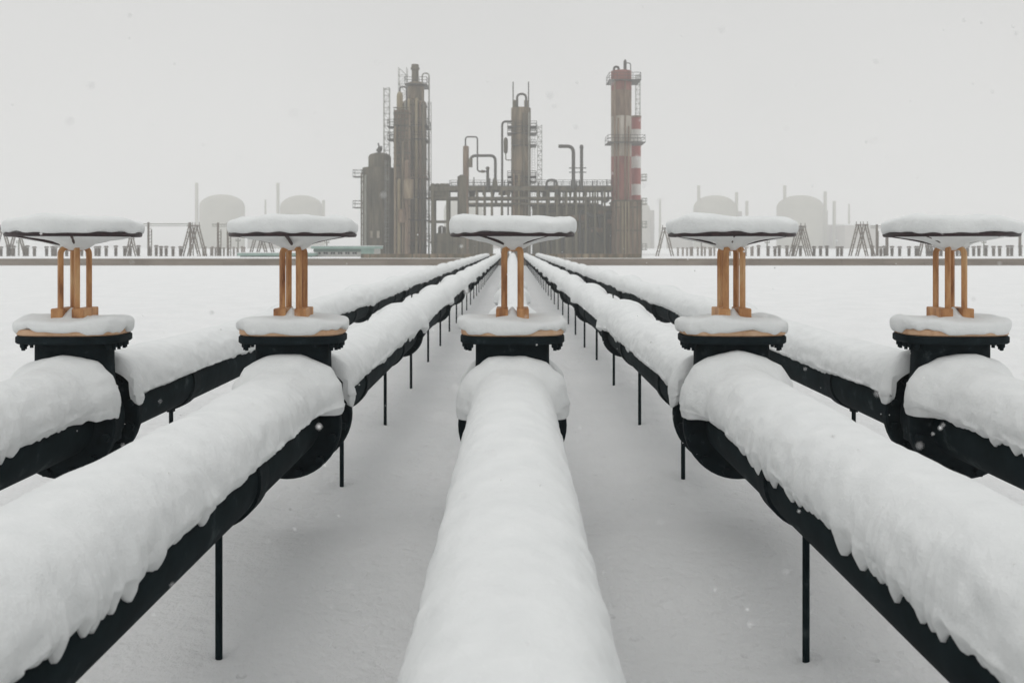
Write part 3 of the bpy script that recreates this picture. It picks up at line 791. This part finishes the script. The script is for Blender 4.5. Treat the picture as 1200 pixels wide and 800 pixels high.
m = MB(); railing(m, X(528, D0), X(600, D0), -2.3, 2.3, Z(219, D0), 0.95, .07, 1.3); railing(m, X(622, D0), X(714, D0), -2.3, 2.3, Z(218, D0), 0.85, .07, 1.3)
for k in range(14):
    px = r2.uniform(530, 712); m.tube([(X(px, D0), -1, Z(219, D0)), (X(px, D0), -1, Z(r2.uniform(208, 215), D0))], .09, 6)
m.build('guard_rail', M['rackpipe'], t)
vpipe(t, [(X(704, D0), -2.3, Z(222, D0)), (X(704, D0), -2.3, Z(237.5, D0)), (X(711, D0), -2.3, Z(237.5, D0)), (X(711, D0), -2.3, Z(226, D0))], .17, 'rackpipe', .5, 'drain_loop')
m = MB(); r2 = random.Random(9)
m.box(X(505.5, D0), X(527, D0), -2.0, 2.0, Z(231, D0), Z(220, D0))
for px in (508, 513, 518, 521, 525): m.rev([(0.45, Z(222, D0)), (0.45, Z(217, D0)), (.2, Z(215.5, D0))], (X(px, D0), -1, 0), 'z', 10)
m.build('air_cooler', M['olive'], t)

# --- process buildings under the rack
def block(label, px0, px1, pytop, d, depth, mat, trim, ribs=10, group='low process buildings under the rack', pybands=()):
    t = thing('process_building', label, 'building', (0, d, 0), group)
    x0, x1, zt = X(px0, d), X(px1, d), Z(pytop, d)
    m = MB(); m.box(x0, x1, 0, depth, -0.2, zt); m.build('wall', M[mat], t)
    m = MB(); m.box(x0-.15, x1+.15, -.15, depth+.15, zt+.002, zt+.25); m.build('roof', M[trim], t)
    m = MB()
    for k in range(ribs+1):
        xx = x0+(x1-x0)*k/ribs; m.box(xx-.09, xx+.09, -.14, -.003, 0, zt-.02)
    for py in pybands: m.box(x0, x1, -.22, -.145, Z(py, d)-.1, Z(py, d)+.1)
    m.build('wall_rib', M[trim], t)
    return t, x0, x1, zt
t, x0, x1, zt = block('wide olive-grey process building under the right half of the pipe rack', 625, 719, 243, D0-1, 7, 'olive', 'towerd', 14, pybands=(262, 281))
r2 = random.Random(5); m = MB()
for k in range(16):
    px = r2.uniform(628, 716); py = r2.uniform(248, 275)
    m.tube([(X(px, D0), -.45, 0), (X(px, D0), -.45, Z(py, D0)), (X(px+r2.uniform(3, 14), D0), -.45, Z(py, D0)), (X(px+14, D0), -.45, Z(py, D0)-r2.uniform(.1, 3))], r2.uniform(.07, .2), 6, .3)
m.build('wall_pipe', M['rackpipe'], t, smooth='auto')
for px, py, s in ((668, 259, 1.6), (700, 251, .9), (692, 272, 1.3), (710, 262, 1.1)):
    m = MB(); m.box(X(px, D0), X(px, D0)+s*1.5, -.5, -.24, Z(py, D0), Z(py, D0)+s*.6); m.build('wall_box', M['rust'], t)
t, x0, x1, zt = block('dark low process building under the left end of the pipe rack', 512, 561, 275, D0-2, 6, 'olive', 'towerd', 8, pybands=(284,))
m = MB()
for px in (516, 521, 530): m.rev([(0.32, zt), (0.32, zt+1.2), (0.2, zt+1.4)], (X(px, D0), 1, 0), 'z', 10)
m.tube([(X(515, D0), .5, zt), (X(515, D0), .5, Z(266, D0)), (X(520, D0), .5, Z(265, D0)), (X(520, D0), .5, zt)], .12, 6, .4)
m.build('roof_vessel', M['towerd'], t, smooth='auto')
t, x0, x1, zt = block('rust-streaked narrow building at the foot of the middle column', 563, 577, 283, D0-2, 5, 'towerd', 'olive', 3)
t, x0, x1, zt = block('brown windowless building at the foot of the red and white chimneys', 722, 751.5, 236, D0-6, 9, 'rust', 'towerd', 6, pybands=(243, 270))
for py in (211, 239, 266, 292): platform(t, 751.8, 757.5, py, D0-6, 1.6, mat='galv', h=.9)
m = MB()
for px in (724, 727.5, 731): m.bar((X(px, D0), -.4, 0), (X(px, D0), -.4, zt), .2)
m.build('downpipe', M['tan'], t)

# --- chimneys with painted bands
def banded(label, px0, px1, bands, d, seg=28, group='banded refinery chimneys'):
    t = thing('chimney', label, 'chimney', (X((px0+px1)/2, d), d, 0), group)
    r = (px1-px0)/2*d/F
    mats = []; m = MB()
    for i, (pa, pb, mt) in enumerate(bands):
        if M[mt] not in mats: mats.append(M[mt])
        m.cur = mats.index(M[mt])
        za, zb = Z(pa, d), (0.0 if pb is None else Z(pb, d))
        rings = [[(r*math.cos(2*math.pi*k/seg), r*math.sin(2*math.pi*k/seg), z) for k in range(seg)] for z in (zb, za)]
        m.ring_stack(rings, cap0=(i == len(bands)-1), cap1=(i == 0))
    m.build('shaft', mats, t, smooth='auto')
    return t, r
d = D0-1
t, r = banded('thick faded red and off-white chimney, widest of the two, with vents on its rim', 716, 740, [(84, 107, 'redpaint'), (107, 137, 'rust'), (137, 184, 'whitepaint'), (184, 236, 'redpaint'), (236, None, 'rust')], d)
xo = X(728, d)
def lp(m_, name, mat, par, **k): return m_.build(name, mat, par, **k)
for px0, px1, py in ((712, 749, 96), (710.5, 754, 168)):
    m = MB(); x0, x1, z = X(px0, d)-xo, X(px1, d)-xo, Z(py, d)
    m.box(x0, x1, -2.4, 2.4, z-.15, z); railing(m, x0+.05, x1-.05, -2.35, 2.35, z, 1.15); m.build('platform', M['rackpipe'], t)
m = MB()
m.tube([(X(719.5, d)-xo, 0, Z(84, d)), (X(719.5, d)-xo, 0, Z(78.5, d)), (X(725, d)-xo, 0, Z(78.5, d)), (X(725, d)-xo, 0, Z(84, d))], .2, 8, .4)
m.rev([(.27, Z(84.5, d)), (.27, Z(72, d)), (.12, Z(70, d))], (X(732.5, d)-xo, 0, 0), 'z', 10)
m.tube([(X(732.5, d)-xo, 0, Z(74, d)), (X(739, d)-xo, 0, Z(74, d)), (X(739, d)-xo, 0, Z(88, d))], .09, 6, .5)
m.build('rim_vent', M['rackpipe'], t, smooth='auto')
m = MB()
for px, za in ((719, 96), (723, 140), (731, 96), (735, 150)): m.tube([(X(px, d)-xo, -1.85, 0), (X(px, d)-xo, -1.85, Z(za, d))], .15, 8)
m.build('riser_pipe', M['rust'], t, smooth='auto')
d = D0+4
t, r = banded('slim chimney with crisp red and white bands, behind the thicker one', 739.5, 751, [(137, 152, 'redbright'), (152, 168, 'whitebright'), (168, 184, 'redbright'), (184, 197.5, 'whitebright'), (197.5, 216, 'redbright'), (216, 229, 'whitebright'), (229, None, 'redbright')], d)
m = MB(); m.rev([(r-.15, Z(137, d)-.2), (r+.08, Z(137, d)-.2), (r+.08, Z(137, d)+.12), (r-.15, Z(137, d)+.12)], (0, 0, 0), 'z', 24); m.build('rim', M['rust'], t)

# ------------------------------------------------------------------ far reactor buildings in the haze
DD = 620.0
def reactor(label, px0, px1, pytop, annex=(), d=DD, masts=()):
    t = thing('reactor_building', label, 'reactor building', (0, d, 0), 'domed reactor buildings in the haze')
    xc = X((px0+px1)/2, d); r = (px1-px0)/2*d/F; zt = Z(pytop, d)
    m = MB(); sh = Z(pytop+14, d)
    m.rev([(r, -1), (r, sh), (r*.975, sh+.2*(zt-sh)), (r*.91, sh+.42*(zt-sh)), (r*.79, sh+.62*(zt-sh)), (r*.62, sh+.80*(zt-sh)), (r*.41, sh+.93*(zt-sh)), (r*.2, sh+.985*(zt-sh)), (.05, zt)], (xc, 0, 0), 'z', 48)
    m.build('dome', M['dome'], t, smooth='auto')
    for i, (a, b, py) in enumerate(annex):
        m = MB(); m.box(X(a, d), X(b, d), 8+i, 30+i, -1, Z(py, d)); m.build('annex', M['annex'], t)
    for px, py in masts:
        m = MB(); m.box(X(px, d)-.9, X(px, d)+.9, -6, -4.2, -1, Z(py, d)); m.build('vent_stack', M['dome'], t)
    return t
reactor('domed reactor building farthest left in the haze', 235, 286, 228, [(286, 292, 262)], masts=[(233.5, 215)])
reactor('domed reactor building in the haze just left of the refinery', 329, 378, 229, [(292, 329, 281)], masts=[(328, 215), (381, 235)])
reactor('first domed reactor building right of the refinery, with a low stepped annex', 813, 862, 229, [(862, 873, 247), (790, 815, 275)], masts=[(817, 218), (861, 226), (873, 236)])
reactor('domed reactor building in the haze, farthest right, with a broad tall annex', 911, 964, 229, [(963, 975, 246), (975, 988, 263)], masts=[(917, 218), (964, 225), (974.5, 236)])
reactor('reactor building half hidden behind the foot of the striped chimneys', 728, 762, 234, [(760, 769, 246)])
reactor('reactor building seen in slivers through the legs of the pipe rack', 520, 566, 232, [(566, 585, 258)])
for lab, px, py in (('hazy mast standing alone between the two left domes', 311, 234), ('hazy mast alone to the right of the last dome', 995, 239), ('hazy mast right of the striped chimneys, beside the half hidden dome', 773.5, 233)):
    m = MB(); m.tube([(0, 0, -1), (0, 0, Z(py, DD))], .8, 8, rads=[1.1, .6]); tag(m.build('distant_mast', M['dome'], loc=(X(px, DD), DD, 0)), lab, 'mast')
t = thing('hall_building', 'boxy pale hall in the haze behind the right-hand trestles', 'building', (0, 600, 0))
m = MB(); m.box(X(990, 600), X(1029, 600), 0, 20, -1, Z(264, 600)); m.build('wall', M['annex'], t)
m = MB(); m.box(X(989.5, 600), X(1029.5, 600), -.5, 20.5, Z(264, 600)+.01, Z(262.5, 600)); m.build('roof', M['snow'], t)

# ------------------------------------------------------------------ switchyard behind the wall
DY = 125.0
def insulator_mb(w=0.30, h=1.5):
    m = MB()
    m.rev([(w*.75, 0), (w*.75, .12), (w*.6, .13), (w*.6, .3)], (0, 0, 0), 'z', 12)
    prof = []
    n = 7; z = .3
    for k in range(n): prof += [(w*.66, z), (w*.85, z+.03), (w*.66, z+.09)]; z += (h-.55)/n
    m.rev(prof, (0, 0, 0), 'z', 12)
    m.rev([(w*.8, h-.25), (w, h-.2), (w, h-.06), (w*.6, h)], (0, 0, 0), 'z', 12)
    return m
pa = insulator_mb().build('insulator_post', M['ins'], smooth='auto'); pb = insulator_mb(0.19, 1.35).build('insulator_post', M['inspale'], smooth='auto')
used = {'a': False, 'b': False}
def run(px0, px1, step, kind, label, d=DY, jit=0.6):
    src = pa if kind == 'a' else pb; px = px0
    while px <= px1:
        if used[kind]: o = src.copy(); COL.objects.link(o)
        else: o = src; used[kind] = True
        o.location = (X(px+random.uniform(-jit, jit), d), d+random.uniform(-1, 1), 0)
        o.scale = (1, 1, random.uniform(.92, 1.06))
        tag(o, label, 'insulator post', label.split(',')[0].replace('post', 'posts'))
        px += step
run(-6, 168, 8.3, 'a', 'brown insulator post, in the row behind the wall near the left-hand valve')
run(174, 215, 7.9, 'a', 'spaced brown insulator post, behind the wall between portal frame and trestle')
run(236, 290, 4.6, 'b', 'thin pale insulator post, in the close row right of the left trestles', d=DY+3, jit=.2)
run(795, 884, 4.4, 'b', 'slim pale insulator post, in the close row right of the chimneys', d=DY+3, jit=.2)
run(891, 945, 8.0, 'a', 'stout brown insulator post, behind the wall left of the right-hand trestle')
run(956, 995, 7.9, 'a', 'brown insulator post, in the row between the two right-hand trestles')
run(1025, 1206, 7.8, 'a', 'brown insulator post, in the long row behind the wall near the right edge')

def trestle(label, pxs, pytop, d, wpx=9, two=True, w=.17, mat='lattice'):
    """A-shaped steel trestle: pairs of splayed legs under a short head"""
    t = thing('trestle', label, 'trestle', (0, d, 0), 'A-shaped switchyard trestles')
    for px in pxs:
        zt = Z(pytop, d); xt = X(px, d); dx = wpx*d/F
        for s in (-1, 1):
            m = MB()
            for off in (-.16, .16):
                m.bar((xt+s*dx+off, 0, 0), (xt+s*.12+off, 0, zt), w*.85)
            z = .5; k = 0
            while z < zt-.5:
                u = z/zt; xx = xt+s*(dx*(1-u)+.12*u); u2 = (z+.4)/zt; x2 = xt+s*(dx*(1-u2)+.12*u2)
                sg = 1 if k % 2 else -1
                m.bar((xx-.16*sg, 0, z), (x2+.16*sg, 0, z+.4), w*.3); z += .9; k += 1
            m.build('trestle_leg', M[mat], t)
        m = MB(); m.box(xt-.42, xt+.42, -.12, .12, zt+.002, zt+.16)
        for s in (-1, 1): m.bar((xt+s*.3, 0, zt+.16), (xt+s*.3, 0, zt+.55), .08)
        m.build('head', M[mat], t)
    return t
trestle('pair of trestles crossing beside the leftmost valve wheel, at the left edge', (3, 20), 268, DY, 10)
trestle('single small trestle below the right side of the leftmost valve wheel', (154,), 280, DY, 6)
trestle('twin brown trestles just left of the first hazy dome', (223.5, 231), 265, DY, 10)
trestle('twin trestles behind the left rim of the second valve wheel', (303, 311), 268, DY, 10, mat='ins')
trestle('lone slim trestle just right of the striped chimneys', (779,), 268, DY, 9)
trestle('trestle beside the right rim of the fourth valve wheel', (936, 941), 266, DY, 10)
trestle('twin trestles in front of the pale boxy hall', (1006, 1014), 264, DY, 10)
trestle('small pair of trestles behind the fifth valve wheel', (1083, 1093), 278, DY, 6)
def portal(label, pxa, pxb, pybeam, d, pyleft=None, third=None):
    t = thing('portal_frame', label, 'portal frame', (0, d, 0), 'switchyard portal frames')
    for px in (pxa, pxb) + ((third,) if third else ()):
        m = MB(); x = X(px, d)
        m.bar((x-.13, 0, 0), (x-.13, 0, Z(pybeam-2, d)), .24); m.bar((x+.2, 0.3, 0), (x+.2, 0.3, Z(pybeam+6, d)), .12)
        z = .4
        while z < Z(pybeam+6, d): m.bar((x-.16, 0, z), (x+.2, .3, z+.25), .06); z += .5
        m.build('post', M['lattice'], t)
    m = MB(); x0, x1, z = X(pxa-8, d), X((third or pxb)+2, d), Z(pybeam, d)
    m.bar((x0, 0, z), (x1, 0, z), .13); m.bar((x0, 0, z-.28), (x1, 0, z-.28), .08)
    m.build('beam', M['galv'], t)
    return t
portal('wide portal frame with a thin beam between the first two valve wheels', 175, 224, 262.5, DY+4)
portal('smaller portal frame in front of the first hazy dome', 256.5, 268, 263, DY+2)
portal('portal post pair at the right end of the pale hall', 1028.5, 1040, 265, DY+4)
portal('portal frame showing past the right rim of the fifth valve wheel', 1196, 1222, 263, DY+4)
def pole(label, px, py, d=DY+6):
    t = thing('switch_pole', label, 'pole', (X(px, d), d, 0), 'thin switchyard poles')
    m = MB(); m.rev([(.13, 0), (.09, Z(py, d))], (0, 0, 0), 'z', 8); m.build('shaft', M['galv'], t)
    m = MB(); m.box(-.35, .35, -.06, .06, Z(py, d)-.5, Z(py, d)-.38)
    for s in (-.3, 0, .3): m.rev([(.06, Z(py, d)-.38), (.06, Z(py, d)-.1)], (s, 0, 0), 'z', 6)
    m.build('crossarm', M['galv'], t)
pole('thin pole behind the wall under the left rim of the second valve wheel', 279, 279)
pole('thin pole seen under the left spokes of the fourth valve wheel', 822, 280)
pole('thin pole seen under the right spokes of the fourth valve wheel', 899, 281)
pole('thin pole seen between the second valve wheel and the teal hut', 383, 281)
pole('thin pole behind the wall left of the first valve yoke', 22, 281)
pole('thin pole under the right spokes of the fifth valve wheel', 1153, 281)

# teal huts
def hut(label, px0, px1, pytop, d, wins, snow=False):
    t = thing('teal_hut', label, 'hut', (0, d, 0), 'teal huts behind the wall')
    x0, x1, zt = X(px0, d), X(px1, d), Z(pytop, d)
    m = MB(); m.box(x0, x1, 0, 6, -.2, zt-.35); m.build('wall', M['tealwall'], t)
    m = MB(); m.box(x0-.3, x1+.3, -.5, 6.3, zt-.348, zt); m.build('roof', M['teal'], t)
    m = MB(); m.box(x0-.33, x1+.33, -.53, 6.33, zt+.002, zt+.07); m.build('roof_snow', M['snow'], t)
    m = MB(); m.box(x0-.05, x1+.05, -.12, -.002, zt-.75, zt-.36); m.build('fascia', M['tealdark'], t)
    m = MB(); m.box(x1-1.7, x1+.02, -.14, -.122, 0, zt-.37); m.build('door_panel', M['teal'], t)
    ww = (x1-x0-2.2)/wins
    for k in range(wins):
        a = x0+.3+k*ww
        m = MB(); m.box(a, a+ww*.62, -.06, -.002, .35, zt-.8); wn = m.build('window', M['glass'], t)
        m = MB()
        for q in (a-.04, a+ww*.31-.02, a+ww*.62): m.box(q, q+.05, -.10, -.062, .31, zt-.77)
        m.build('frame', M['tealwall'], wn)
    return t
hut('longer teal hut with a row of windows left of the tall brown columns', 368, 438, 288.5, 118, 6)
hut('lower teal hut partly behind the second valve yoke', 282, 366, 296.5, 116, 8)

# ------------------------------------------------------------------ snow in the air
def flake_mat():
    m, nt, b = new_mat('snowflake')
    b.inputs['Base Color'].default_value = (0.95, 0.95, 0.95, 1); b.inputs['Roughness'].default_value = 1; b.inputs['Specular IOR Level'].default_value = 0
    tr = nt.nodes.new('ShaderNodeBsdfTranslucent'); tr.inputs['Color'].default_value = (1, 1, 1, 1)
    mx = nt.nodes.new('ShaderNodeMixShader'); mx.inputs[0].default_value = 0.5
    o = [n for n in nt.nodes if n.type == 'OUTPUT_MATERIAL'][0]
    nt.links.new(b.outputs[0], mx.inputs[1]); nt.links.new(tr.outputs[0], mx.inputs[2]); nt.links.new(mx.outputs[0], o.inputs['Surface'])
    return m
NF = 700
fr = np.random.default_rng(5)
base = np.array([(1,0,0),(-1,0,0),(0,1,0),(0,-1,0),(0,0,1),(0,0,-1)], float)
fcs = [(0,2,4),(2,1,4),(1,3,4),(3,0,4),(2,0,5),(1,2,5),(3,1,5),(0,3,5)]
m = MB()
for k in range(NF):
    dpt = 0.9 + 11*fr.uniform()**0.9; px = fr.uniform(-100, 1300); py = fr.uniform(270, 740)
    c = np.array([X(px, dpt), dpt, max(0.1, Z(py, dpt))]); s = fr.uniform(.0012, .0034)
    j = base*s*fr.uniform(.6, 1.2, (6, 1)) + c
    m.add([tuple(v) for v in j], fcs)
for k in range(240):
    dpt = fr.uniform(.45, 1.5); px = fr.uniform(-100, 1300); py = fr.uniform(-60, 900)
    if Z(py, dpt) < 0.9: continue
    c = np.array([X(px, dpt), dpt, Z(py, dpt)]); s = fr.uniform(.0009, .0022)
    j = base*s*fr.uniform(.7, 1.1, (6, 1)) + c
    m.add([tuple(v) for v in j], fcs)
tag(m.build('falling_snow', flake_mat(), smooth=True), kind='stuff')

# ------------------------------------------------------------------ haze
hz = MB(); hz.box(-1005, 1005, -300, 1010, -1.5, 62)
ho = hz.build('haze', [])
hm = bpy.data.materials.new('haze_air'); hm.use_nodes = True; nt = hm.node_tree
for n in list(nt.nodes):
    if n.type != 'OUTPUT_MATERIAL': nt.nodes.remove(n)
pv = nt.nodes.new('ShaderNodeVolumePrincipled'); pv.inputs['Color'].default_value = (0.97, 0.97, 0.965, 1)
pv.inputs['Density'].default_value = 0.0016; pv.inputs['Anisotropy'].default_value = 0.0
out = [n for n in nt.nodes if n.type == 'OUTPUT_MATERIAL'][0]
nt.links.new(pv.outputs['Volume'], out.inputs['Volume'])
ho.data.materials.clear(); ho.data.materials.append(hm)
tag(ho, kind='stuff')
